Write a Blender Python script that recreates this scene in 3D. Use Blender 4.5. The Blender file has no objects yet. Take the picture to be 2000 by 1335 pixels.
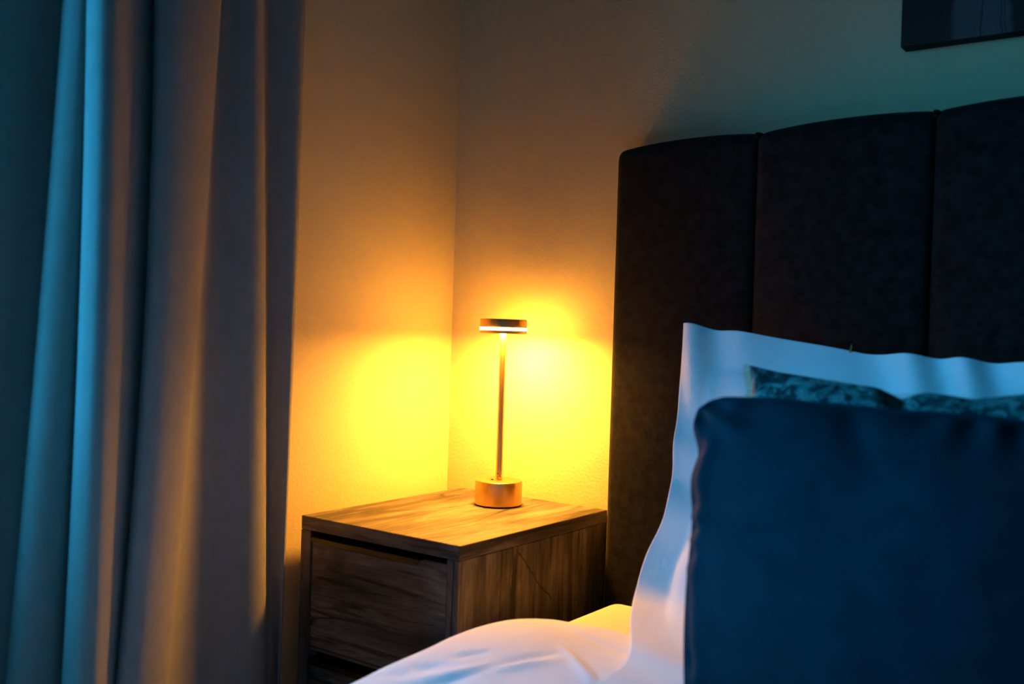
import bpy, bmesh, math, random
import numpy as np
from mathutils import Vector, Matrix, noise as mnoise

random.seed(7)
S = bpy.context.scene
COL = S.collection

# ------------------------------------------------------------------ camera
F_PX, YAW, PITCH, ROLL = 1948.9, math.radians(36.1926), math.radians(0.6617), math.radians(1.775)
CAM = Vector((1.4429, -1.7403, 0.8545))
fw = Vector((-math.sin(YAW) * math.cos(PITCH), math.cos(YAW) * math.cos(PITCH), -math.sin(PITCH)))
rt = Vector((math.cos(YAW), math.sin(YAW), 0))
up = rt.cross(fw)
r2 = math.cos(ROLL) * rt + math.sin(ROLL) * up
u2 = -math.sin(ROLL) * rt + math.cos(ROLL) * up
cam = bpy.data.cameras.new('camera')
cam.sensor_width = 36
cam.lens = F_PX / 2000 * 36
cam.clip_start = 0.02
cam.dof.use_dof = True
cam.dof.focus_distance = 1.97
cam.dof.aperture_fstop = 2.8
cam_o = bpy.data.objects.new('camera', cam)
M = Matrix.Identity(4)
for i in range(3):
    M[i][0], M[i][1], M[i][2], M[i][3] = r2[i], u2[i], -fw[i], CAM[i]
cam_o.matrix_world = M
COL.objects.link(cam_o)
S.camera = cam_o

# ------------------------------------------------------------------ world: blue dusk sky, seen only through the window
w = bpy.data.worlds.new('dusk_sky')
S.world = w
w.use_nodes = True
SKY = (0.03, 0.41, 0.88)
SKY_STRENGTH = 22.0
bg = w.node_tree.nodes['Background']
bg.inputs[0].default_value = (*SKY, 1)
bg.inputs[1].default_value = SKY_STRENGTH

LAMP_COLOR = (1.0, 0.40, 0.046)
DISC_L, RING_L = 780.0, 480.0

# window opening in the left wall (behind the photographer's left shoulder)
WIN_Y0, WIN_Y1, WIN_Z0, WIN_Z1 = -2.4, -1.12, 0.65, 1.70
WALL_T = 0.14
pl = bpy.data.lights.new('window_portal', 'AREA')
pl.shape = 'RECTANGLE'
pl.size = WIN_Y1 - WIN_Y0
pl.size_y = WIN_Z1 - WIN_Z0
pl.cycles.is_portal = True
po = bpy.data.objects.new('window_portal', pl)
po.location = (-WALL_T - 0.01, (WIN_Y0 + WIN_Y1) / 2, (WIN_Z0 + WIN_Z1) / 2)
po.rotation_euler = (math.pi / 2, 0, -math.pi / 2)   # local -Z -> +X
COL.objects.link(po)

S.view_settings.view_transform = 'Standard'
S.view_settings.look = 'None'
S.view_settings.exposure = 0.0
S.view_settings.gamma = 1.0
S.view_settings.use_curve_mapping = False

# ------------------------------------------------------------------ material helpers
class NT:
    def __init__(self, name):
        m = bpy.data.materials.new(name)
        m.use_nodes = True
        self.m, self.t = m, m.node_tree
        self.b = self.t.nodes['Principled BSDF']
        self.out = self.t.nodes['Material Output']
    def n(self, typ, **kw):
        nd = self.t.nodes.new(typ)
        ins = kw.pop('ins', {})
        for k, v in kw.items():
            setattr(nd, k, v)
        for k, v in ins.items():
            self.set(nd.inputs[k], v)
        return nd
    def set(self, sock, v):
        if isinstance(v, bpy.types.NodeSocket):
            self.t.links.new(v, sock)
        else:
            sock.default_value = v
    def p(self, **kw):
        for k, v in kw.items():
            self.set(self.b.inputs[k.replace('_', ' ')], v)
    def coord(self, scale=(1, 1, 1), rot=(0, 0, 0), out='Object', loc=(0, 0, 0)):
        tc = self.n('ShaderNodeTexCoord')
        mp = self.n('ShaderNodeMapping', ins={'Vector': tc.outputs[out], 'Scale': scale, 'Rotation': rot, 'Location': loc})
        return mp.outputs[0]
    def noise(self, vec, scale, detail=4, rough=.55, dist=0):
        return self.n('ShaderNodeTexNoise', ins={'Vector': vec, 'Scale': scale, 'Detail': detail, 'Roughness': rough, 'Distortion': dist}).outputs['Fac']
    def ramp(self, fac, stops):
        r = self.n('ShaderNodeValToRGB', ins={'Fac': fac})
        e = r.color_ramp.elements
        while len(e) < len(stops):
            e.new(0.5)
        for i, (p, c) in enumerate(stops):
            e[i].position = p
            e[i].color = (*c, 1) if len(c) == 3 else c
        return r.outputs[0]
    def math(self, op, a, b=0.0, c=0.0):
        nd = self.n('ShaderNodeMath', operation=op)
        self.set(nd.inputs[0], a); self.set(nd.inputs[1], b); self.set(nd.inputs[2], c)
        return nd.outputs[0]
    def mix(self, fac, a, b, blend='MIX'):
        nd = self.n('ShaderNodeMix', data_type='RGBA', blend_type=blend)
        self.set(nd.inputs[0], fac); self.set(nd.inputs[6], a); self.set(nd.inputs[7], b)
        return nd.outputs[2]
    def bump(self, h, strength=.3, dist=.002):
        nd = self.n('ShaderNodeBump', ins={'Height': h, 'Strength': strength, 'Distance': dist})
        self.t.links.new(nd.outputs[0], self.b.inputs['Normal'])

def C4(r, g, b): return (r, g, b, 1)

def mat_wall(name, col):
    k = NT(name)
    v = k.coord()
    base = k.mix(k.noise(v, 2.2, 3), C4(*[c * .95 for c in col]), C4(*col))
    k.p(Base_Color=base, Roughness=.75)
    k.b.inputs['Specular IOR Level'].default_value = .25
    h = k.math('ADD', k.noise(v, 150, 3, .5), k.math('MULTIPLY', k.noise(v, 40, 2), .3))
    k.bump(h, .30, .0030)
    return k.m

def mat_wood(name, grain, crack=False, offset=(0, 0, 0)):
    """rustic oak decor; grain = axis index the fibres run along"""
    k = NT(name)
    sc = [1.0, 1.0, 1.0]
    sc[grain] = .07
    v = k.coord(scale=tuple(sc), loc=offset)
    sc2 = [1.0, 1.0, 1.0]; sc2[grain] = .28
    v2 = k.coord(scale=tuple(sc2), loc=offset)
    n1 = k.noise(v2, 14, 5, .6, .8)                 # broad boards and flame figure
    n2 = k.noise(v, 160, 6, .65, .2)                # fine fibres
    n3 = k.noise(v, 45, 4, .6, .9)
    base = k.ramp(n1, [(.32, (.036, .031, .028)), (.45, (.105, .088, .073)), (.58, (.19, .16, .13)), (.70, (.28, .245, .205))])
    fib = k.ramp(n2, [(.32, (.45, .43, .40)), (.55, (1, 1, 1)), (.75, (1.25, 1.22, 1.18))])
    base = k.mix(.85, base, fib, 'MULTIPLY')
    streak = k.ramp(n3, [(.36, (.16, .15, .14)), (.47, (1, 1, 1))])
    base = k.mix(.8, base, streak, 'MULTIPLY')
    # long drying cracks following the fibres
    vw = k.coord(scale=tuple([1.0 if i != grain else .12 for i in range(3)]), loc=(offset[0] + 3.1, offset[1] + 1.7, offset[2] + .6))
    vor = k.n('ShaderNodeTexVoronoi', feature='DISTANCE_TO_EDGE', ins={'Vector': vw, 'Scale': 13.0})
    ck = k.ramp(vor.outputs['Distance'], [(.0, (.13, .11, .10)), (.022, (1, 1, 1))])
    gate = k.ramp(k.noise(v2, 5, 2), [(.42, (0, 0, 0)), (.50, (1, 1, 1))])
    base = k.mix(gate, base, k.mix(1.0, base, ck, 'MULTIPLY'))
    # knots
    kn = k.n('ShaderNodeTexVoronoi', feature='F1', ins={'Vector': k.coord(scale=tuple([1.0 if i != grain else .55 for i in range(3)]), loc=(offset[0] + .37, offset[1] + .11, offset[2] + .43)), 'Scale': 5.5})
    kr = k.ramp(kn.outputs['Distance'], [(.0, (.35, .32, .30)), (.07, (.55, .5, .46)), (.14, (1, 1, 1))])
    base = k.mix(.75, base, kr, 'MULTIPLY')
    if crack:
        # the printed diagonal split of the side panel, running down towards the wall (coordinates y, z of the side)
        tc = k.n('ShaderNodeTexCoord')
        sx = k.n('ShaderNodeSeparateXYZ', ins={0: tc.outputs['Object']})
        wob = k.math('MULTIPLY', k.math('SUBTRACT', k.noise(v2, 22, 3), .5), .02)
        for (ya, za), (yb, zb) in crack:
            dx, dz = yb - ya, zb - za
            L = math.hypot(dx, dz)
            a = k.math('SUBTRACT', sx.outputs['Y'], ya)
            b = k.math('SUBTRACT', sx.outputs['Z'], za)
            d = k.math('ABSOLUTE', k.math('ADD', k.math('SUBTRACT', k.math('MULTIPLY', a, dz / L), k.math('MULTIPLY', b, dx / L)), wob))
            t = k.math('ADD', k.math('MULTIPLY', a, dx / L / L), k.math('MULTIPLY', b, dz / L / L))
            inside = k.math('MULTIPLY', k.math('GREATER_THAN', t, 0), k.math('LESS_THAN', t, 1))
            line = k.math('MULTIPLY', inside, k.math('SUBTRACT', 1.0, k.math('SMOOTH_MIN', k.math('DIVIDE', d, .0022), 1.0, .2)))
            base = k.mix(line, base, C4(.012, .009, .007))
    k.p(Base_Color=base, Roughness=k.math('MULTIPLY_ADD', n2, .25, .38))
    k.b.inputs['Specular IOR Level'].default_value = .35
    k.bump(k.math('ADD', n2, k.math('MULTIPLY', n3, .6)), .25, .0009)
    return k.m

def mat_fabric(name, col, weave=900, rough=.9, sheen=.0, sheen_rough=.4, var=.12, bump=.15, tint=None, mottling=40, spec=.2):
    k = NT(name)
    v = k.coord()
    lo = C4(*[c * (1 - var) for c in col]); hi = C4(*[min(1, c * (1 + var)) for c in col])
    base = k.mix(k.ramp(k.noise(v, mottling, 5, .65), [(.35, (0, 0, 0)), (.65, (1, 1, 1))]), lo, hi)
    k.p(Base_Color=base, Roughness=rough)
    k.b.inputs['Specular IOR Level'].default_value = spec
    if sheen:
        k.p(Sheen_Weight=sheen, Sheen_Roughness=sheen_rough)
        k.b.inputs['Sheen Tint'].default_value = (*(tint or (1, 1, 1)), 1)
    k.bump(k.noise(v, weave, 2, .5), bump, .0006)
    return k.m

def mat_metal(name, col, rough, aniso=False):
    k = NT(name)
    v = k.coord(scale=(1, 1, 40) if not aniso else (1, 1, 1))
    k.p(Base_Color=C4(*col), Metallic=1.0, Roughness=k.math('MULTIPLY_ADD', k.noise(v, 90, 3), .12, rough - .06))
    return k.m

def mat_plain(name, col, rough=.5, spec=.5):
    k = NT(name)
    v = k.coord()
    k.p(Base_Color=k.mix(k.noise(v, 60, 3), C4(*[c * .9 for c in col]), C4(*col)), Roughness=rough)
    k.b.inputs['Specular IOR Level'].default_value = spec
    return k.m

def mat_emit(name, col, strength):
    k = NT(name)
    e = k.n('ShaderNodeEmission', ins={0: C4(*col), 1: strength})
    k.t.links.new(e.outputs[0], k.out.inputs[0])
    return k.m

def mat_glass(name):
    k = NT(name)
    tr = k.n('ShaderNodeBsdfTransparent')
    gl = k.n('ShaderNodeBsdfGlossy', ins={'Roughness': .02})
    geo = k.n('ShaderNodeNewGeometry')
    ior = k.math('MULTIPLY_ADD', geo.outputs['Backfacing'], 1 / 1.45 - 1.45, 1.45)   # thin pane: same reflectance from both sides
    fr = k.n('ShaderNodeFresnel', ins={0: ior})
    mx = k.n('ShaderNodeMixShader', ins={0: fr.outputs[0], 1: tr.outputs[0], 2: gl.outputs[0]})
    k.t.links.new(mx.outputs[0], k.out.inputs[0])
    return k.m

# ------------------------------------------------------------------ geometry helpers
def obj(name, me, mat=None, parent=None, smooth=False):
    if isinstance(me, bmesh.types.BMesh):
        m = bpy.data.meshes.new(name)
        me.to_mesh(m); me.free(); me = m
    o = bpy.data.objects.new(name, me)
    COL.objects.link(o)
    if mat is not None and not me.materials:
        me.materials.append(mat)
    if smooth:
        for p in me.polygons: p.use_smooth = True
    if parent is not None:
        o.parent = parent
    return o

def tag(o, label, cat, group=None, kind=None):
    o['label'] = label; o['category'] = cat
    if group: o['group'] = group
    if kind: o['kind'] = kind
    return o

def empty(name, loc=(0, 0, 0)):
    o = bpy.data.objects.new(name, None)
    o.empty_display_size = .1
    o.location = loc
    COL.objects.link(o)
    return o

def box_bm(x0, x1, y0, y1, z0, z1, bev=0, seg=2):
    bm = bmesh.new()
    bmesh.ops.create_cube(bm, size=1, matrix=Matrix.Translation(((x0 + x1) / 2, (y0 + y1) / 2, (z0 + z1) / 2)) @ Matrix.Diagonal((x1 - x0, y1 - y0, z1 - z0, 1)))
    if bev:
        bmesh.ops.bevel(bm, geom=list(bm.edges), offset=bev, segments=seg, affect='EDGES', profile=.5)
    return bm

def lathe(profile, n=64, cap=True):
    """profile: (r, z) list; r=0 at ends closes with a pole"""
    verts, faces, rows = [], [], []
    for r, z in profile:
        if r < 1e-7:
            rows.append([len(verts)]); verts.append((0, 0, z))
        else:
            rows.append(list(range(len(verts), len(verts) + n)))
            verts += [(r * math.cos(2 * math.pi * i / n), r * math.sin(2 * math.pi * i / n), z) for i in range(n)]
    for a, b in zip(rows, rows[1:]):
        for i in range(n):
            j = (i + 1) % n
            if len(a) == 1 and len(b) == 1: continue
            if len(a) == 1: faces.append((a[0], b[j], b[i]))
            elif len(b) == 1: faces.append((a[i], a[j], b[0]))
            else: faces.append((a[i], a[j], b[j], b[i]))
    me = bpy.data.meshes.new('lathe')
    me.from_pydata(verts, [], faces)
    bm = bmesh.new(); bm.from_mesh(me)
    bmesh.ops.recalc_face_normals(bm, faces=bm.faces)
    bm.to_mesh(me); bm.free()
    return me

def smooth_by_angle(o, deg=35):
    me = o.data
    for p in me.polygons: p.use_smooth = True
    bm = bmesh.new(); bm.from_mesh(me)
    for e in bm.edges:
        if len(e.link_faces) == 2 and e.calc_face_angle(0) > math.radians(deg): e.smooth = False
    bm.to_mesh(me); bm.free()

def catmull(pts, per=10):
    pts = [np.array(p, float) for p in pts]
    P = [2 * pts[0] - pts[1]] + pts + [2 * pts[-1] - pts[-2]]
    out = []
    for i in range(1, len(P) - 2):
        p0, p1, p2, p3 = P[i - 1:i + 3]
        # centripetal parametrisation keeps tight folds free of loops
        t0 = 0.0
        t1 = t0 + max(1e-6, np.linalg.norm(p1 - p0)) ** .5
        t2 = t1 + max(1e-6, np.linalg.norm(p2 - p1)) ** .5
        t3 = t2 + max(1e-6, np.linalg.norm(p3 - p2)) ** .5
        for k in range(per):
            t = t1 + (t2 - t1) * k / per
            A1 = (t1 - t) / (t1 - t0) * p0 + (t - t0) / (t1 - t0) * p1
            A2 = (t2 - t) / (t2 - t1) * p1 + (t - t1) / (t2 - t1) * p2
            A3 = (t3 - t) / (t3 - t2) * p2 + (t - t2) / (t3 - t2) * p3
            B1 = (t2 - t) / (t2 - t0) * A1 + (t - t0) / (t2 - t0) * A2
            B2 = (t3 - t) / (t3 - t1) * A2 + (t - t1) / (t3 - t1) * A3
            out.append((t2 - t) / (t2 - t1) * B1 + (t - t1) / (t2 - t1) * B2)
    out.append(pts[-1])
    return np.array(out)

def grid_mesh(name, P):
    """P: array [rows][cols][3] -> quad grid"""
    R, Cn = P.shape[:2]
    v = P.reshape(-1, 3).tolist()
    f = [(i * Cn + j, i * Cn + j + 1, (i + 1) * Cn + j + 1, (i + 1) * Cn + j) for i in range(R - 1) for j in range(Cn - 1)]
    me = bpy.data.meshes.new(name)
    me.from_pydata(v, [], f)
    return me

def sstep(a, b, x):
    t = np.clip((x - a) / (b - a), 0, 1)
    return t * t * (3 - 2 * t)

def vnoise(x, y, s, seed):
    f = np.vectorize(lambda a, b: mnoise.noise(Vector((a * s + seed * 7.3, b * s - seed * 3.1, seed * 1.7))))
    return f(x, y)

# ------------------------------------------------------------------ materials
M_WALL = mat_wall('painted_plaster', (.64, .54, .315))
M_CEIL = mat_wall('ceiling_paint', (.30, .29, .27))
M_LOWBOUNCE = mat_wall('low_bounce_dark_wall', (.06, .065, .07))  # unseen right and front walls, made dark to cut light bounced into the room
M_FLOOR = mat_fabric('dark_carpet', (.06, .055, .05), 500, mottling=30)
M_FRAMEWHITE = mat_plain('white_window_paint', (.7, .7, .68), .4)
M_WOODTOP = mat_wood('oak_top', 1, offset=(.2, .1, 0))
M_WOODFRONT = mat_wood('oak_drawer', 0, offset=(.9, .4, .15))
M_WOODSIDE = mat_wood('oak_side', 2, offset=(.1, .72, .3), crack=[((-.309, .462), (-.199, .356)), ((-.324, .428), (-.322, .30))])
M_WOODRAIL = mat_wood('oak_rail', 0, offset=(.5, .2, .8))
M_WOODSTILE = mat_wood('oak_stile', 2, offset=(.3, .9, .4))
M_WOODEDGE = mat_wood('oak_edge', 1, offset=(.75, .3, .6))
M_BLACKMETAL = mat_metal('black_metal', (.055, .055, .058), .40)
M_DARK = mat_plain('dark_carcass', (.012, .011, .01), .8, .2)
M_GOLD = mat_metal('satin_gold', (.92, .58, .22), .33)
M_CHROME = mat_metal('chrome', (.85, .85, .85), .15)
M_RUBBER = mat_plain('black_rubber', (.01, .009, .008), .7, .2)
M_CURTAIN = mat_fabric('blackout_curtain', (.235, .235, .215), 1100, sheen=.1, var=.05, bump=.12)
M_VELVET = mat_fabric('charcoal_chenille', (.008, .007, .007), 420, sheen=.05, sheen_rough=.45, var=.7, bump=.5, tint=(.9, .75, .65), mottling=55)
M_WHITE = mat_fabric('white_cotton', (.82, .81, .81), 1400, var=.02, bump=.06)
M_SHEET = mat_fabric('white_sheet', (.62, .60, .60), 1400, var=.02, bump=.06)
M_BLUE = mat_fabric('blue_velvet', (.0035, .025, .036), 900, sheen=.015, sheen_rough=.35, spec=.06, var=.16, bump=.2, tint=(.4, .7, 1), mottling=22)

# ------------------------------------------------------------------ setting
RX, RY, RZ = 3.9, -4.3, 2.5
def struct(name, bm, mat, parent=None):
    o = obj(name, bm, mat, parent)
    if parent is None: o['kind'] = 'structure'
    return o
struct('floor', box_bm(-WALL_T, RX + .2, RY - .2, .2, -.1, 0), M_FLOOR)
struct('ceiling', box_bm(-WALL_T, RX + .2, RY - .2, .2, RZ, RZ + .1), M_CEIL)
struct('wall_back', box_bm(-WALL_T, RX + .2, 0, .2, 0, RZ), M_WALL)
struct('wall_right', box_bm(RX, RX + .2, RY, 0, 0, RZ), M_LOWBOUNCE)
struct('wall_front', box_bm(-WALL_T, RX + .2, RY - .2, RY, 0, RZ), M_LOWBOUNCE)
bm = bmesh.new()
for (y0, y1, z0, z1) in ((WIN_Y1, 0, 0, RZ), (RY, WIN_Y0, 0, RZ), (WIN_Y0, WIN_Y1, 0, WIN_Z0), (WIN_Y0, WIN_Y1, WIN_Z1, RZ)):
    bmesh.ops.create_cube(bm, size=1, matrix=Matrix.Translation((-WALL_T / 2, (y0 + y1) / 2, (z0 + z1) / 2)) @ Matrix.Diagonal((WALL_T, y1 - y0, z1 - z0, 1)))
struct('wall_left', bm, M_WALL)

M_GROUND = mat_plain('dark_ground', (.05, .055, .05), .9, .2)
struct('ground', box_bm(-60, -WALL_T - .02, -45, 40, -.5, -.3), M_GROUND)

# window (outside the picture, the source of the blue light)
win = empty('window_1', (-.10, (WIN_Y0 + WIN_Y1) / 2, WIN_Z0)); win['kind'] = 'structure'
def in_win(x0, x1, y0, y1, z0, z1, name, mat, bev=.004):
    o = obj(name, box_bm(x0, x1, y0, y1, z0, z1, bev), mat, win)
    o.location = -win.location
ym = (WIN_Y0 + WIN_Y1) / 2
in_win(-.125, -.07, WIN_Y0, WIN_Y1, WIN_Z0, WIN_Z0 + .06, 'window_frame', M_FRAMEWHITE)
in_win(-.125, -.07, WIN_Y0, WIN_Y1, WIN_Z1 - .06, WIN_Z1, 'window_frame', M_FRAMEWHITE)
in_win(-.125, -.07, WIN_Y0, WIN_Y0 + .06, WIN_Z0 + .06, WIN_Z1 - .06, 'window_frame', M_FRAMEWHITE)
in_win(-.125, -.07, WIN_Y1 - .06, WIN_Y1, WIN_Z0 + .06, WIN_Z1 - .06, 'window_frame', M_FRAMEWHITE)
in_win(-.12, -.075, ym - .03, ym + .03, WIN_Z0 + .06, WIN_Z1 - .06, 'mullion', M_FRAMEWHITE)
M_GLASS = mat_glass('window_glass')
in_win(-.100, -.094, WIN_Y0 + .06, ym - .03, WIN_Z0 + .06, WIN_Z1 - .06, 'window_pane', M_GLASS, 0)
in_win(-.100, -.094, ym + .03, WIN_Y1 - .06, WIN_Z0 + .06, WIN_Z1 - .06, 'window_pane', M_GLASS, 0)

# ------------------------------------------------------------------ nightstand
NX0, NX1, NY0, NY1, NH = .0445, .422, -.472, -.004, .500
T = .025
ns = empty('nightstand', (NX0, NY0, 0))
tag(ns, 'rustic grey-brown oak bedside cabinet with black pull, between the curtain and the bed', 'nightstand')
def part(name, bm, mat, parent=ns, smooth=False):
    o = obj(name, bm, mat, parent, smooth)
    if parent is ns: o.location = -ns.location
    return o
bv = .0008
# top slab: upper face with its long grain, edge strips of its own along the front and the bedside
part('top', box_bm(NX0, NX1, NY0, NY1, NH - T, NH, bv), M_WOODTOP)
part('edge_band', box_bm(NX0 + .0005, NX1 - .0005, NY0 - .0009, NY0 - .0001, NH - T + .0005, NH - .0008), M_WOODRAIL)
part('edge_band', box_bm(NX1 + .0001, NX1 + .0009, NY0 - .0009, NY1, NH - T + .0005, NH - .0008), M_WOODEDGE)
part('side_panel', box_bm(NX0, NX0 + T, NY0, NY1, 0, NH - T - .0008, bv), M_WOODSTILE)
part('side_panel', box_bm(NX1 - T, NX1, NY0, NY1, 0, NH - T - .0008, bv), M_WOODSIDE)
for x in (NX0, NX1 - T):
    part('edge_band', box_bm(x + .0003, x + T - .0003, NY0 - .0009, NY0 - .0001, .0005, NH - T - .001), M_WOODSTILE)
part('back_panel', box_bm(NX0 + T, NX1 - T, NY1 - .008, NY1 - .001, .03, NH - T - .001), M_DARK)
part('bottom_panel', box_bm(NX0 + T, NX1 - T, NY0 + .012, NY1 - .008, .012, .032), M_DARK)
part('drawer_box', box_bm(NX0 + T + .002, NX1 - T - .002, NY0 + .024, NY1 - .03, .06, NH - T - .03), M_DARK)
def drawer(z0, z1):
    x0, x1 = NX0 + T + .0025, NX1 - T - .0025
    d = part('drawer', box_bm(x0, x1, NY0 + .002, NY0 + .020, z0, z1, .0007), M_WOODFRONT)
    # black edge pull: plate on the drawer's top edge, leaning lip in front
    a, b = NX0 + .038, NX1 - .079
    prof = [(.016, .0012), (-.0105, .0012), (-.0150, -.0060), (-.0138, -.0066), (-.0098, -.0002), (.016, -.0002)]
    bm = bmesh.new()
    A = [bm.verts.new((a, NY0 + p, z1 + q)) for p, q in prof]
    B = [bm.verts.new((b, NY0 + p, z1 + q)) for p, q in prof]
    n = len(prof)
    for i in range(n):
        bm.faces.new((A[i], A[(i + 1) % n], B[(i + 1) % n], B[i]))
    bm.faces.new(A[::-1]); bm.faces.new(B)
    bmesh.ops.recalc_face_normals(bm, faces=bm.faces)
    h = obj('handle', bm, M_BLACKMETAL, d)
    h['label'] = 'slim black metal edge pull'
drawer(.256, .4645)
drawer(.034, .2425)

# ------------------------------------------------------------------ table lamp
LX, LY = .2322, -.1164
lamp = empty('table_lamp', (LX, LY, NH))
tag(lamp, 'slim gold metal table lamp with round lit head, standing on the bedside cabinet', 'lamp')
def lp(name, prof, mat, n=64, deg=30):
    o = obj(name, lathe(prof, n), mat, lamp)
    smooth_by_angle(o, deg)
    return o
R = .0475
BH = .0505
lp('foot_pad', [(0, .0003), (R - .0005, .0003), (R - .0002, .0008), (R - .0002, .0022), (0, .0022)], M_RUBBER)
base = lp('base', [(0, .0022), (R - .0008, .0022), (R, .0030), (R, BH - .0012), (R - .0012, BH), (.010, BH), (0, BH)], M_GOLD)
lp('pole', [(.0072, BH), (.0072, BH + .004), (.0066, BH + .005), (.0066, .3520), (0, .3520)], M_GOLD, 32)
HZ0, S0, S1, HZ1 = .3478, .3542, .3598, .3768
RH = .0475
lp('head_rim', [(.0435, HZ0 + .002), (.0435, HZ0), (RH - .0006, HZ0), (RH, HZ0 + .0006), (RH, S0), (.030, S0), (.030, HZ0 + .0045), (.0435, HZ0 + .0045), (.0435, HZ0 + .002)], M_GOLD)
lp('light_ring', [(.030, S0 + .0002), (RH + .0006, S0 + .0002), (RH + .0006, S1 - .0002), (.030, S1 - .0002), (.030, S0 + .0002)], mat_emit('ring_glow', LAMP_COLOR, RING_L))
lp('head_cap', [(0, S1), (RH, S1), (RH, HZ1 - .0012), (RH - .0012, HZ1), (0, HZ1)], M_GOLD)
lp('diffuser', [(.0070, HZ0 + .0008), (.0433, HZ0 + .0008), (.0433, HZ0 + .0016), (.0070, HZ0 + .0016), (.0070, HZ0 + .0008)], mat_emit('diffuser_glow', LAMP_COLOR, DISC_L))
# touch switch: a small chrome dome on the base, towards the photographer's left
sw = lp('switch', [(.0052, 0), (.0052, .0010), (.0040, .0022), (.0036, .0034), (.0022, .0044), (0, .0047)], M_CHROME, 24)
dcl = (-rt * .0135 - fw * .012)
sw.location = (dcl.x, dcl.y, BH)
sc = lp('set_screw', [(0, -.0006), (.0016, -.0006), (.0016, .0006), (.0008, .0010), (0, .0010)], M_CHROME, 16)
sdir = Vector((-fw.x - .35 * rt.x, -fw.y - .35 * rt.y, 0)).normalized()
sc.rotation_euler = sdir.to_track_quat('Z', 'Y').to_euler()
sc.location = sdir * .0068 + Vector((0, 0, BH + .0115))

# ------------------------------------------------------------------ bed: base, headboard of upholstered channels, legs
BX0, BX1 = .462, 2.242
bed = empty('upholstered_bed', (BX0, -.08, 0))
tag(bed, 'dark charcoal upholstered bed with a tall channelled headboard against the wall', 'bed')
def bedpart(name, me, mat, smooth=True):
    o = obj(name, me, mat, bed, smooth)
    o.location = -bed.location
    return o
def cushion_panel(x0, x1, z0, z1a, z1b, y_back, y_front, puff, er=.014):
    """one channel of the headboard: padded slab with rounded rims, slightly bulging"""
    nu, nv = 28, 60
    U = np.linspace(0, 1, nu); V = np.linspace(0, 1, nv)
    rows = []
    def sp(t):                       # denser sampling at the rims
        return .5 - .5 * np.cos(np.pi * t)
    U, V = sp(U), sp(V)
    P = np.zeros((nv, nu, 3))
    for j, v in enumerate(V):
        for i, u in enumerate(U):
            x = x0 + (x1 - x0) * u
            zt = z1a + (z1b - z1a) * u + .010 * (math.sin(math.pi * u) ** .6)
            z = z0 + (zt - z0) * v
            dx = min(x - x0, x1 - x); dz = min(z - z0, zt - z)
            def rim(d, r): return 0 if d >= r else r - math.sqrt(max(0, r * r - (r - d) ** 2))
            y = y_front + rim(dx, er) + rim(dz, er * 1.6) - puff * (math.sin(math.pi * u) ** .7) * min(1, math.sin(math.pi * min(v, .5)) ** .5 if v < .5 else (math.sin(math.pi * v) ** .4 if v < 1 else 0))
            y += .0012 * mnoise.noise(Vector((x * 9, z * 7, 3)))
            P[j, i] = (x, y, z)
    me = grid_mesh('channel', P)
    bm = bmesh.new(); bm.from_mesh(me)
    be = [e for e in bm.edges if e.is_boundary]
    r = bmesh.ops.extrude_edge_only(bm, edges=be)
    for g in r['geom']:
        if isinstance(g, bmesh.types.BMVert): g.co.y = y_back
    bmesh.ops.holes_fill(bm, edges=[e for e in bm.edges if e.is_boundary], sides=0)
    bmesh.ops.recalc_face_normals(bm, faces=bm.faces)
    bm.to_mesh(me); bm.free()
    return me
xs = [BX0, .744, 1.040, 1.336, 1.632, 1.928, BX1]
zs = [1.205, 1.214, 1.223, 1.228, 1.223, 1.214, 1.205]
for i in range(6):
    o = bedpart('headboard_channel', cushion_panel(xs[i], xs[i + 1], .12, zs[i], zs[i + 1], -.004, -.080, .010), M_VELVET)
    smooth_by_angle(o, 60)
for i in range(1, 6):
    # the little gathered tuck where two channels meet on the top edge
    bm = bmesh.new()
    bmesh.ops.create_uvsphere(bm, u_segments=16, v_segments=10, radius=1, matrix=Matrix.Translation((xs[i], -.055, zs[i] - .004)) @ Matrix.Diagonal((.006, .030, .0075, 1)))
    bedpart('seam_tuck', bm, M_VELVET)
o = bedpart('bed_base', box_bm(BX0 + .012, BX1 - .012, -2.14, -.095, .07, .175, .012, 3), M_VELVET)
smooth_by_angle(o, 40)
for x in (BX0 + .08, BX1 - .08):
    for y in (-.18, -2.06):
        o = bedpart('leg', lathe([(0, 0), (.020, 0), (.028, .072), (0, .072)], 24), M_BLACKMETAL)
        o.location = Vector((x, y, 0)) - bed.location
        smooth_by_angle(o, 40)

# mattress
def rounded_slab(x0, x1, y0, y1, z0, z1, r, seg=6):
    return box_bm(x0, x1, y0, y1, z0, z1, r, seg)
mt = obj('mattress', rounded_slab(.494, 2.212, -2.13, -.098, .1755, .355, .035), M_SHEET, smooth=True)
tag(mt, 'mattress in a plain white fitted sheet, its corner showing below the headboard', 'mattress')

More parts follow.
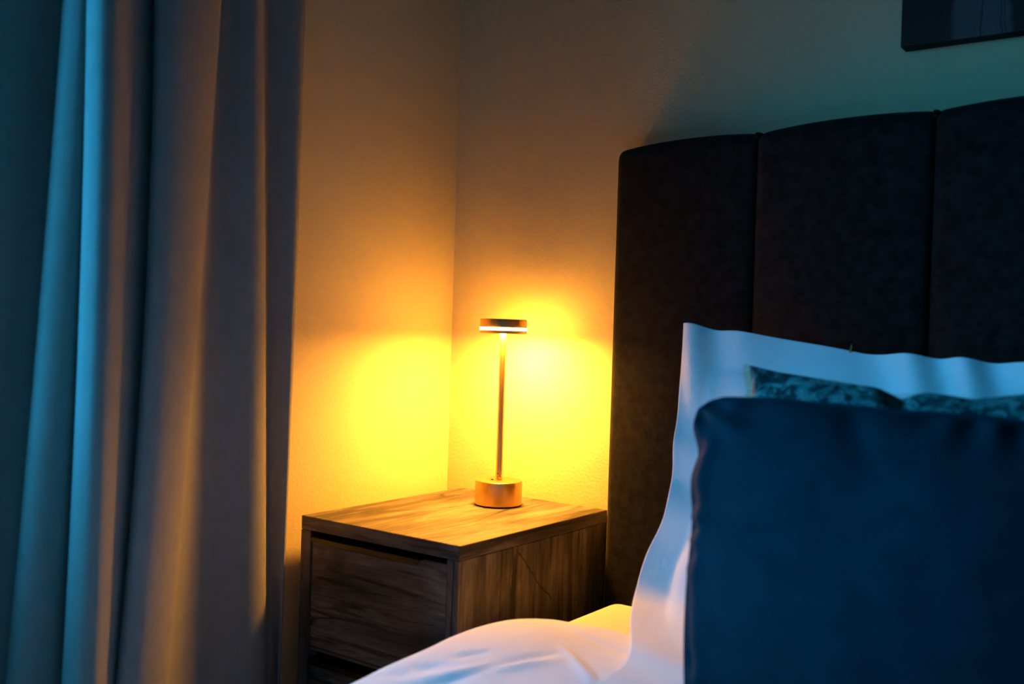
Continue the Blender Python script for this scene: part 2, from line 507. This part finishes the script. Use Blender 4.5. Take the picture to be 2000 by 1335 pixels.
# ------------------------------------------------------------------ duvet
def seg_dist(x, y, a, b):
    ax, ay = a; bx, by = b
    dx, dy = bx - ax, by - ay
    t = np.clip(((x - ax) * dx + (y - ay) * dy) / (dx * dx + dy * dy), 0, 1)
    return np.hypot(x - ax - t * dx, y - ay - t * dy), t
def make_duvet(ye=-.415, grow=0.0, roll=.047, rc=.12):
    xe = .482 - grow                     # left edge; ye head edge; rc corner radius in plan
    zt, rs = .408 + grow, .050
    # profile across the bed: arc length a from the hanging left hem up and over
    prof = []
    for z in np.linspace(.10, zt - rs - .03, 14): prof.append((0.0, z - zt))
    for t in np.linspace(0, math.pi / 2, 14)[1:]:
        prof.append(((1 - math.cos(t)) * .085, -(rs + .03) + (rs + .03) * math.sin(t)))
    for xx in np.concatenate([np.linspace(.10, .75, 110), np.linspace(.76, 1.66 + 2 * grow, 50)]): prof.append((xx, 0.0))
    hx = 1.66 + 2 * grow
    for t in np.linspace(0, math.pi / 2, 8)[1:]: prof.append((hx + math.sin(t) * .085, -(rs + .03) * (1 - math.cos(t))))
    for z in np.linspace(zt - rs - .03, .10, 8): prof.append((hx + .085, z - zt))
    # profile along the bed: head edge rolls down onto the sheet
    lon = []
    for t in np.linspace(0, math.pi / 2, 9): lon.append((.030 * (1 - math.cos(t)), -roll + roll * math.sin(t)))
    end = 1.62 + (ye + .415) + grow
    for yy in np.concatenate([np.linspace(.035, .75, 110), np.linspace(.76, end, 50)]): lon.append((yy, 0.0))
    for t in np.linspace(0, math.pi / 2, 8)[1:]: lon.append((end + math.sin(t) * .08, -.2 * (1 - math.cos(t))))
    P = np.zeros((len(lon), len(prof), 3))
    for j, (dy, dzl) in enumerate(lon):
        inset = 0
        if dy < rc: inset = rc - math.sqrt(max(0, rc * rc - (rc - dy) ** 2))
        for i, (dx, dzp) in enumerate(prof):
            x = xe + dx + inset * max(0, 1 - dx / .5) - inset * 0
            y = ye - dy
            # keep the rolled head edge from being pulled down twice on the drape
            z = zt + dzp + dzl * (1 if dzp > -.02 else max(0, 1 + dzp / .3))
            P[j, i] = (x, y, z)
    X, Y = P[..., 0].copy(), P[..., 1].copy()
    top = sstep(-.075, -.005, P[..., 2] - zt + 0.0)
    # soft loft
    h = .010 * vnoise(X, Y, 4.0, 1) + .005 * vnoise(X, Y, 9, 2)
    h += .012 * np.exp(-((X - .58) ** 2 + (Y + .60) ** 2) / .018) - .008 * np.exp(-((X - .60) ** 2 + (Y + .92) ** 2) / .03)
    # creases (ironed folds and drag wrinkles)
    for a, b, amp, wd in CREASES:
        d, t = seg_dist(X, Y, a, b)
        h += amp * np.exp(-(d / wd) ** 2) * np.clip(4 * t * (1 - t) + .25, 0, 1)
    P[..., 2] += h * top
    # drape ripples on the hanging side
    side = (1 - top) * (X < 1.2)
    P[..., 0] += side * .008 * np.sin(Y * 21 + 1.2 * np.sin(Y * 7))
    return grid_mesh('duvet', P)
CREASES = [((.70, -.60), (.60, -.86), -.0045, .008), ((.72, -.62), (.585, -.80), .0045, .012), ((.69, -.57), (.80, -.66), .0045, .007),
           ((.60, -.72), (.55, -.80), -.004, .006), ((.63, -.66), (.60, -.70), -.004, .006), ((.66, -.75), (.61, -.90), -.004, .007),
           ((.62, -.50), (.80, -.52), -.003, .010), ((.75, -.70), (.66, -.92), .004, .015)]
dv = obj('duvet', make_duvet(), M_WHITE, smooth=True)
tag(dv, 'crumpled white duvet spread over the bed, in front of the bedside cabinet', 'duvet')
md = dv.modifiers.new('thickness', 'SOLIDIFY'); md.thickness = .006; md.offset = -1

# ------------------------------------------------------------------ pillows and cushions
def pillow(name, Lpts, width, thick, mat, top=lambda u: 0 * u, flange=0.0, power=.55, wrinkle=None, nu=110, nv=110, xr=None, bow=.0, skew=0.0, back=1.0, zmin=0.0, foot=False):
    """Lpts: left rim from bottom to top in the world (3D polyline); the right rim repeats it `width` further along x.
    top(u): height offset of the upper rim. Front and back are two sheets joined along the rim."""
    L = catmull(Lpts, 24)
    s = np.concatenate([[0], np.cumsum(np.linalg.norm(np.diff(L, axis=0), axis=1))]); s /= s[-1]
    u = (.5 - .5 * np.cos(np.linspace(0, np.pi, nu))) * .6 + np.linspace(0, 1, nu) * .4
    v = (.5 - .5 * np.cos(np.linspace(0, np.pi, nv))) * .6 + np.linspace(0, 1, nv) * .4
    Lv = np.stack([np.interp(v, s, L[:, k]) for k in range(3)], 1)
    rim_dev = Lv - (Lv[0] + (Lv[-1] - Lv[0]) * v[:, None])
    Uu, Vv = np.meshgrid(u, v)
    P = np.zeros((nv, nu, 3))
    # x wobble of the left rim fades towards the right
    for k in range(3):
        P[..., k] = Lv[:, k][:, None]
    P[..., 0] += Uu * width + skew * Uu
    fade = np.clip(Uu * 1.6, 0, 1)
    P[..., 0] -= rim_dev[:, 0][:, None] * fade
    P[..., 2] += top(Uu) * np.clip((Vv - .35) / .65, 0, 1) ** 1.5
    P[..., 0] += bow * 4 * Vv * (1 - Vv) * (1 - Uu) ** 2 - bow * 4 * Vv * (1 - Vv) * Uu ** 2
    # normals of the mid surface
    du = np.gradient(P, axis=1); dv_ = np.gradient(P, axis=0)
    N = np.cross(du, dv_); N /= np.linalg.norm(N, axis=2, keepdims=True) + 1e-12
    if N[nv // 2, nu // 2, 1] > 0: N = -N
    U = np.clip(np.abs(2 * Uu - 1) / (1 - flange * 1.0), 0, 1)
    V = np.clip(np.abs(2 * Vv - 1) / (1 - flange * 1.3), 0, 1)
    t = thick / 2 * ((1 - U ** 2.2) * (1 - V ** 2.2)) ** power
    if foot: t = t * (.08 + .92 * sstep(.30, .56, Vv))      # the flat border spread out on the bed stays thin
    t = np.maximum(t, .0015 * (flange > 0))
    wf = wrinkle(Uu, Vv) if wrinkle else 0 * Uu
    wb = wf * .3
    edge = np.minimum(np.minimum(Uu, 1 - Uu), np.minimum(Vv, 1 - Vv))
    em = np.clip(edge / .02, 0, 1)
    Fr = P + N * (t + wf * (em if not flange else 1))[..., None]
    Bk = P - N * (t * back - (wf * (0 if not flange else 1)))[..., None]
    Fr[..., 2] = np.maximum(Fr[..., 2], zmin + .001); Bk[..., 2] = np.maximum(Bk[..., 2], zmin)
    verts = Fr.reshape(-1, 3).tolist(); nF = len(verts)
    border = (edge <= 1e-9).reshape(-1)
    idx = np.zeros(nF, int); Bl = Bk.reshape(-1, 3)
    for q in range(nF):
        if border[q] and not flange: idx[q] = q
        else: idx[q] = len(verts); verts.append(Bl[q].tolist())
    faces = []
    for j in range(nv - 1):
        for i in range(nu - 1):
            a, b, c, d = j * nu + i, j * nu + i + 1, (j + 1) * nu + i + 1, (j + 1) * nu + i
            faces.append((a, b, c, d)); faces.append((idx[d], idx[c], idx[b], idx[a]))
    if flange:
        ring = [i for i in range(nu)] + [j * nu + nu - 1 for j in range(1, nv)] + [(nv - 1) * nu + i for i in range(nu - 2, -1, -1)] + [j * nu for j in range(nv - 2, 0, -1)]
        for a, b in zip(ring, ring[1:] + ring[:1]):
            faces.append((b, a, int(idx[a]), int(idx[b])))
    me = bpy.data.meshes.new(name)
    me.from_pydata(verts, [], [tuple(int(k) for k in f) for f in faces])
    rim = {'left': P[:, 0], 'top': P[-1], 'right': P[:, -1], 'bottom': P[0]}
    return me, rim

def tube_mesh(pts, r, n=10, closed=False):
    pts = [Vector(p) for p in pts]
    verts, faces = [], []
    N_ = len(pts)
    for i, p in enumerate(pts):
        a = pts[(i - 1) % N_] if closed or i else p
        b = pts[(i + 1) % N_] if closed or i < N_ - 1 else p
        d = (b - a).normalized()
        s = d.cross(Vector((.13, 1, .21))).normalized(); q = d.cross(s)
        verts += [p + r * (math.cos(2 * math.pi * k / n) * s + math.sin(2 * math.pi * k / n) * q) for k in range(n)]
    for i in range(N_ if closed else N_ - 1):
        j = (i + 1) % N_
        for k in range(n):
            faces.append((i * n + k, i * n + (k + 1) % n, j * n + (k + 1) % n, j * n + k))
    me = bpy.data.meshes.new('tube')
    me.from_pydata(verts, [], faces)
    return me

# white pillow with a flat sewn border, leaning on the headboard, foot flaring out over the duvet
def w_white(U, V):
    a = .007 * vnoise(U, V, 3.2, 11) + .003 * vnoise(U, V, 9, 12)
    # drag folds running in from the left border and the upper edge
    a += .009 * np.exp(-(U / .16) ** 2) * np.sin(V * 26 + 3 * np.sin(V * 9) + U * 14) * np.clip(1.15 - V, .15, 1)
    a += .0085 * np.exp(-((1 - V) / .20) ** 2) * np.sin(U * 34 + 3 * np.sin(U * 11) - (1 - V) * 9)
    a += .010 * np.exp(-((U - .10 - .25 * V) / .05) ** 2) * np.clip(.55 - V, 0, 1)
    return a * np.clip((V - .03) / .30, .06, 1)
wl = [(0.822, -0.699, .427), (0.807, -0.595, .431), (.735, -.46, .437), (.697, -.378, .455), (.692, -.340, .512), (.713, -.315, .574), (.707, -.29, .627), (.688, -.235, .765), (.676, -.20, .876)]
def top_white(u): return np.interp(u, [0, .12, .36, .40, .68, .75, 1], [0, -.012, -.034, -.038, -.047, -.046, -.02])
me, rim = pillow('white_pillow', wl, .78, .150, M_WHITE, top_white, flange=.13, power=.6, wrinkle=w_white, skew=-.02, zmin=.424, foot=True)
o = obj('white_pillow', me, M_WHITE, smooth=True)
tag(o, 'white cotton bed pillow with flat border propped against the headboard', 'pillow')
o.modifiers.new('sub', 'SUBSURF').render_levels = 1
th = obj('loose_thread', tube_mesh([rim['top'][44] + np.array((0, 0, dz)) + np.array((.0015 * math.sin(dz * 300), 0, 0)) for dz in np.linspace(-.004, .008, 8)], .0011, 6), mat_plain('olive_thread', (.25, .22, .06), .8), o)
th['label'] = 'tiny olive thread end on the upper edge'

# teal patterned cushion with cream edge, chopped in the middle
def mat_teal():
    k = NT('teal_jacquard')
    v = k.coord(scale=(1, 1, 1.6), rot=(0, .5, 0))
    wv = k.n('ShaderNodeTexWave', wave_type='BANDS', bands_direction='DIAGONAL', ins={'Vector': v, 'Scale': 80.0, 'Distortion': 6.0, 'Detail': 3.0, 'Detail Scale': 1.2})
    motif = k.noise(k.coord(scale=(1, 1, 1.3)), 38, 4, .6, 1.4)
    col = k.ramp(motif, [(.40, (.003, .022, .024)), (.47, (.010, .085, .085)), (.54, (.035, .22, .22)), (.62, (.20, .36, .33)), (.70, (.006, .035, .038))])
    col = k.mix(k.math('MULTIPLY', k.ramp(wv.outputs['Fac'], [(.35, (0, 0, 0)), (.65, (1, 1, 1))]), .5), col, C4(.008, .038, .042))
    k.p(Base_Color=col, Roughness=.7)
    k.b.inputs['Specular IOR Level'].default_value = .25
    k.bump(wv.outputs['Fac'], .3, .001)
    return k.m
M_TEAL = mat_teal()
def w_teal(U, V):
    c = .47 + .12 * (1 - V)
    a = -.020 * np.exp(-((U - c) / .035) ** 2) * np.clip((V - .55) / .45, 0, 1)
    a += .003 * vnoise(U, V, 4, 21)
    a += .003 * np.exp(-((1 - V) / .10) ** 2) * np.sin(U * 40 + 2 * np.sin(U * 13))
    return a
tl = [(.952, -.600, .452), (.934, -.565, .56), (.918, -.515, .68), (.914, -.470, .775), (.903, -.456, .818)]
def top_teal(u): return np.interp(u, [0, .1, .25, .40, .47, .54, .66, .80, .92, 1], [0, -.008, -.015, -.022, -.034, -.024, -.030, -.018, -.010, 0])
me, rim = pillow('patterned_cushion', tl, .43, .125, M_TEAL, top_teal, power=.5, wrinkle=w_teal)
tc_o = obj('patterned_cushion', me, M_TEAL, smooth=True)
tag(tc_o, 'teal patterned cushion with cream fringe, wedged between the white pillow and blue cushion', 'cushion')
tc_o.modifiers.new('sub', 'SUBSURF').render_levels = 1
M_CREAM = mat_fabric('cream_cotton', (.62, .50, .36), 900, var=.1)
bm = bmesh.new()
lr = rim['left']
for q in range(2, len(lr) - 1):
    p = Vector(lr[q]); nx = Vector(lr[q + 1])
    for s in range(2):
        b0 = p.lerp(nx, s * .5)
        tip = b0 + Vector((-.0065 - random.random() * .003, random.uniform(-.002, .002), random.uniform(-.0035, .001)))
        t = tube_mesh([b0 + Vector((.001, 0, 0)), b0.lerp(tip, .5) + Vector((0, 0, .0006)), tip], .0008, 4)
        bm.from_mesh(t); bpy.data.meshes.remove(t)
fr = obj('fringe', bm, M_CREAM, tc_o); fr['label'] = 'short cream fringe along the side seam'; fr['kind'] = 'stuff'

# blue velvet cushion in front
def w_blue(U, V):
    a = .006 * vnoise(U, V, 3.5, 31) + .002 * vnoise(U, V, 9, 32)
    a += .0045 * np.exp(-((U - .062) / .022) ** 2) - .004 * np.exp(-((U - .026) / .014) ** 2)
    a += .0065 * np.exp(-(U / .07) ** 2) * np.sin(V * 38 + 4 * np.sin(V * 11) + 1.0)
    a += .0065 * np.exp(-((1 - V) / .08) ** 2) * np.sin(U * 36 + 4 * np.sin(U * 9) + .5)
    # diagonal drag folds out of the upper left corner and below the chop
    r = np.hypot(U, 1 - V)
    a += .006 * np.exp(-(r / .20) ** 2) * np.cos(np.arctan2(1 - V + 1e-6, U + 1e-6) * 9)
    a += -.011 * np.exp(-((U - .40 - .35 * (1 - V)) / .04) ** 2) * np.clip((V - .72) / .28, 0, 1)
    a += .005 * np.exp(-((U - .55 - .3 * (1 - V)) / .05) ** 2) * np.clip((V - .6) / .4, 0, 1)
    return a
bl = [(.944, -.699, .434), (.936, -.690, .50), (.932, -.680, .57), (.931, -.668, .64), (.925, -.662, .685), (.930, -.655, .715), (.919, -.648, .748), (.922, -.645, .766)]
def top_blue(u): return np.interp(u, [0, .03, .07, .2, .35, .5, .7, 1], [0, .010, .016, .019, .017, .015, .016, .0])
me, rim = pillow('blue_cushion', bl, .46, .190, M_BLUE, top_blue, power=.62, back=.35, wrinkle=w_blue, nu=130, nv=130)
bc = obj('velvet_cushion', me, M_BLUE, smooth=True)
tag(bc, 'plain dark blue velvet cushion at the front of the pillow stack', 'cushion')
bc.modifiers.new('sub', 'SUBSURF').render_levels = 1
loop = [*rim['bottom'], *rim['right'][1:], *rim['top'][::-1][1:], *rim['left'][::-1][1:-1]]
pip = obj('seam_piping', tube_mesh(loop[::2], .0028, 8, True), M_BLUE, bc, True)

# ------------------------------------------------------------------ curtain
def ray_y(px, py, x):
    d = fw + r2 * ((px - 1000) / F_PX) + u2 * ((667.5 - py) / F_PX)
    t = (x - CAM.x) / d.x
    return CAM.y + t * d.y, CAM.z + t * d.z
# folds in plan, measured at three heights: (column high, column middle, column low, distance from the wall)
FOLDS = [(-38, -85, -135, .046), (-30, -77, -127, .052), (0, -50, -105, .050), (45, -5, -65, .043), (95, 40, -15, .040),
         (124, 72, 12, .056), (122, 70, 10, .078), (126, 75, 16, .095), (132, 83, 25, .107), (140, 95, 38, .116), (150, 110, 56, .123), (160, 126, 78, .128), (168, 142, 100, .129), (178, 158, 124, .122), (186, 168, 142, .110),
         (178, 162, 134, .116), (171, 154, 123, .134), (169, 152, 120, .152), (172, 155, 124, .168), (179, 162, 132, .181), (188, 172, 143, .191), (199, 183, 156, .199), (211, 195, 170, .204), (226, 210, 186, .206), (250, 232, 204, .194), (280, 258, 222, .164), (306, 284, 236, .140),
         (314, 292, 240, .132), (306, 284, 230, .145), (301, 279, 225, .163), (304, 282, 229, .177), (312, 290, 238, .185), (324, 301, 249, .189), (338, 313, 261, .191), (356, 327, 275, .191), (376, 342, 289, .188), (400, 360, 305, .181), (420, 375, 318, .169), (431, 382, 325, .156), (432, 384, 327, .134), (427, 384, 330, .110),
         (432, 395, 350, .092), (450, 428, 410, .088), (472, 458, 445, .100), (496, 496, 490, .112), (510, 514, 514, .108), (514, 519, 519, .094), (511, 517, 517, .078), (516, 521, 520, .064),
         (530, 530, 527, .060), (548, 545, 536, .070), (574, 562, 541, .081), (590, 571, 545, .084), (597, 575, 547, .078), (596, 574, 546, .068)]
def make_curtain():
    zrow = []
    zs_ = np.concatenate([np.linspace(.012, 1.5, 46), np.linspace(1.55, 2.34, 12)])
    for z in zs_:
        ctrl = []
        for a, b, c, x in FOLDS:
            ys, zz = zip(*[ray_y(p, q, x) for p, q in ((c, 1335), (b, 667), (a, 0))])
            zc = min(max(z, .0), 1.5)
            y = float(np.interp(zc, zz, ys))
            if zc < zz[0]: y = ys[0] + (ys[1] - ys[0]) / (zz[1] - zz[0]) * (zc - zz[0]) * .8
            if zc > zz[2]: y = ys[2] + (ys[2] - ys[1]) / (zz[2] - zz[1]) * (zc - zz[2]) * .6
            # quadratic blend so that the fold lines bend softly instead of kinking
            co = np.polyfit(zz, ys, 2)
            if zz[0] <= zc <= zz[2]: y = float(np.polyval(co, zc))
            ctrl.append((x, y))
        q = catmull(ctrl, 7)
        for _ in range(4): q[1:-1] = .25 * q[:-2] + .5 * q[1:-1] + .25 * q[2:]
        zrow.append(q)
    P = np.zeros((len(zs_), len(zrow[0]), 3))
    for j, z in enumerate(zs_):
        P[j, :, 0] = zrow[j][:, 0]; P[j, :, 1] = zrow[j][:, 1]; P[j, :, 2] = z
    return grid_mesh('curtain', P)
cu = obj('curtain', make_curtain(), M_CURTAIN, smooth=True)
tag(cu, 'floor-length grey blackout curtain hanging in deep folds left of the bedside cabinet', 'curtain')
md = cu.modifiers.new('thickness', 'SOLIDIFY'); md.thickness = .0016; md.offset = -1
rod = obj('curtain_rod', tube_mesh([(.12, -3.1, 2.36), (.12, -1.8, 2.36), (.12, -.40, 2.36)], .012, 16), M_BLACKMETAL, smooth=True)
tag(rod, 'round black curtain rod above the grey curtain', 'curtain rod')
for y in (-3.0, -.45):
    obj('bracket', box_bm(.0, .125, y - .008, y + .008, 2.338, 2.352, .001), M_BLACKMETAL, rod)
for y in (-3.1, -.40):
    f = obj('finial', lathe([(0, -.02), (.014, -.016), (.02, 0), (.014, .016), (0, .02)], 20), M_BLACKMETAL, rod, True)
    f.location = (.12, y, 2.36); f.rotation_euler = (math.pi / 2, 0, 0)

# ------------------------------------------------------------------ picture on the wall
def mat_print():
    k = NT('woodland_print')
    v = k.coord()
    sx = k.n('ShaderNodeSeparateXYZ', ins={0: v})
    wob = k.math('MULTIPLY', k.math('SUBTRACT', k.noise(k.coord(scale=(.6, 1, 1)), 9, 4, .6), .5), .03)
    X = k.math('ADD', sx.outputs['X'], wob)
    pale = k.ramp(k.math('MULTIPLY', X, 1.0), [(.078, (0, 0, 0)), (.086, (1, 1, 1)), (.164, (1, 1, 1)), (.172, (0, 0, 0)), (.30, (0, 0, 0)), (.308, (1, 1, 1)), (.42, (1, 1, 1)), (.43, (0, 0, 0))])
    base = k.mix(pale, k.mix(k.noise(v, 18, 5, .6), C4(.006, .006, .006), C4(.03, .03, .028)), k.mix(k.noise(k.coord(scale=(1, 1, .4)), 20, 4), C4(.045, .055, .06), C4(.085, .095, .10)))
    for x, wd in ((.125, .0016), (.154, .0012), (.159, .0010), (.34, .002), (.37, .0015)):
        d = k.math('ABSOLUTE', k.math('SUBTRACT', X, x))
        ln = k.math('SUBTRACT', 1.0, k.math('MINIMUM', k.math('DIVIDE', d, wd), 1.0))
        base = k.mix(ln, base, C4(.015, .015, .016))
    k.p(Base_Color=base, Roughness=.7)
    k.b.inputs['Specular IOR Level'].default_value = .2
    k.bump(k.noise(v, 900, 2), .15, .0005)
    return k.m
PX0, PZ0, PW, PH, PD = .9706, 1.342, .60, .80, .033
pic = empty('canvas_print', (PX0, 0, PZ0))
tag(pic, 'dark canvas print with pale trunk-like bands on the wall above the headboard', 'picture')
obj('stretcher_edge', box_bm(0, PW, -PD + .0012, -.0005, 0, PH, .0015), mat_plain('black_canvas_edge', (.008, .008, .008), .8, .2), pic)
obj('print', box_bm(.0006, PW - .0006, -PD, -PD + .0011, .0006, PH - .0006, .0002, 1), mat_print(), pic)

# ------------------------------------------------------------------ finish: consistent normals on sheets
for o in (dv, cu):
    bm = bmesh.new(); bm.from_mesh(o.data)
    bmesh.ops.recalc_face_normals(bm, faces=bm.faces)
    bm.to_mesh(o.data); bm.free()
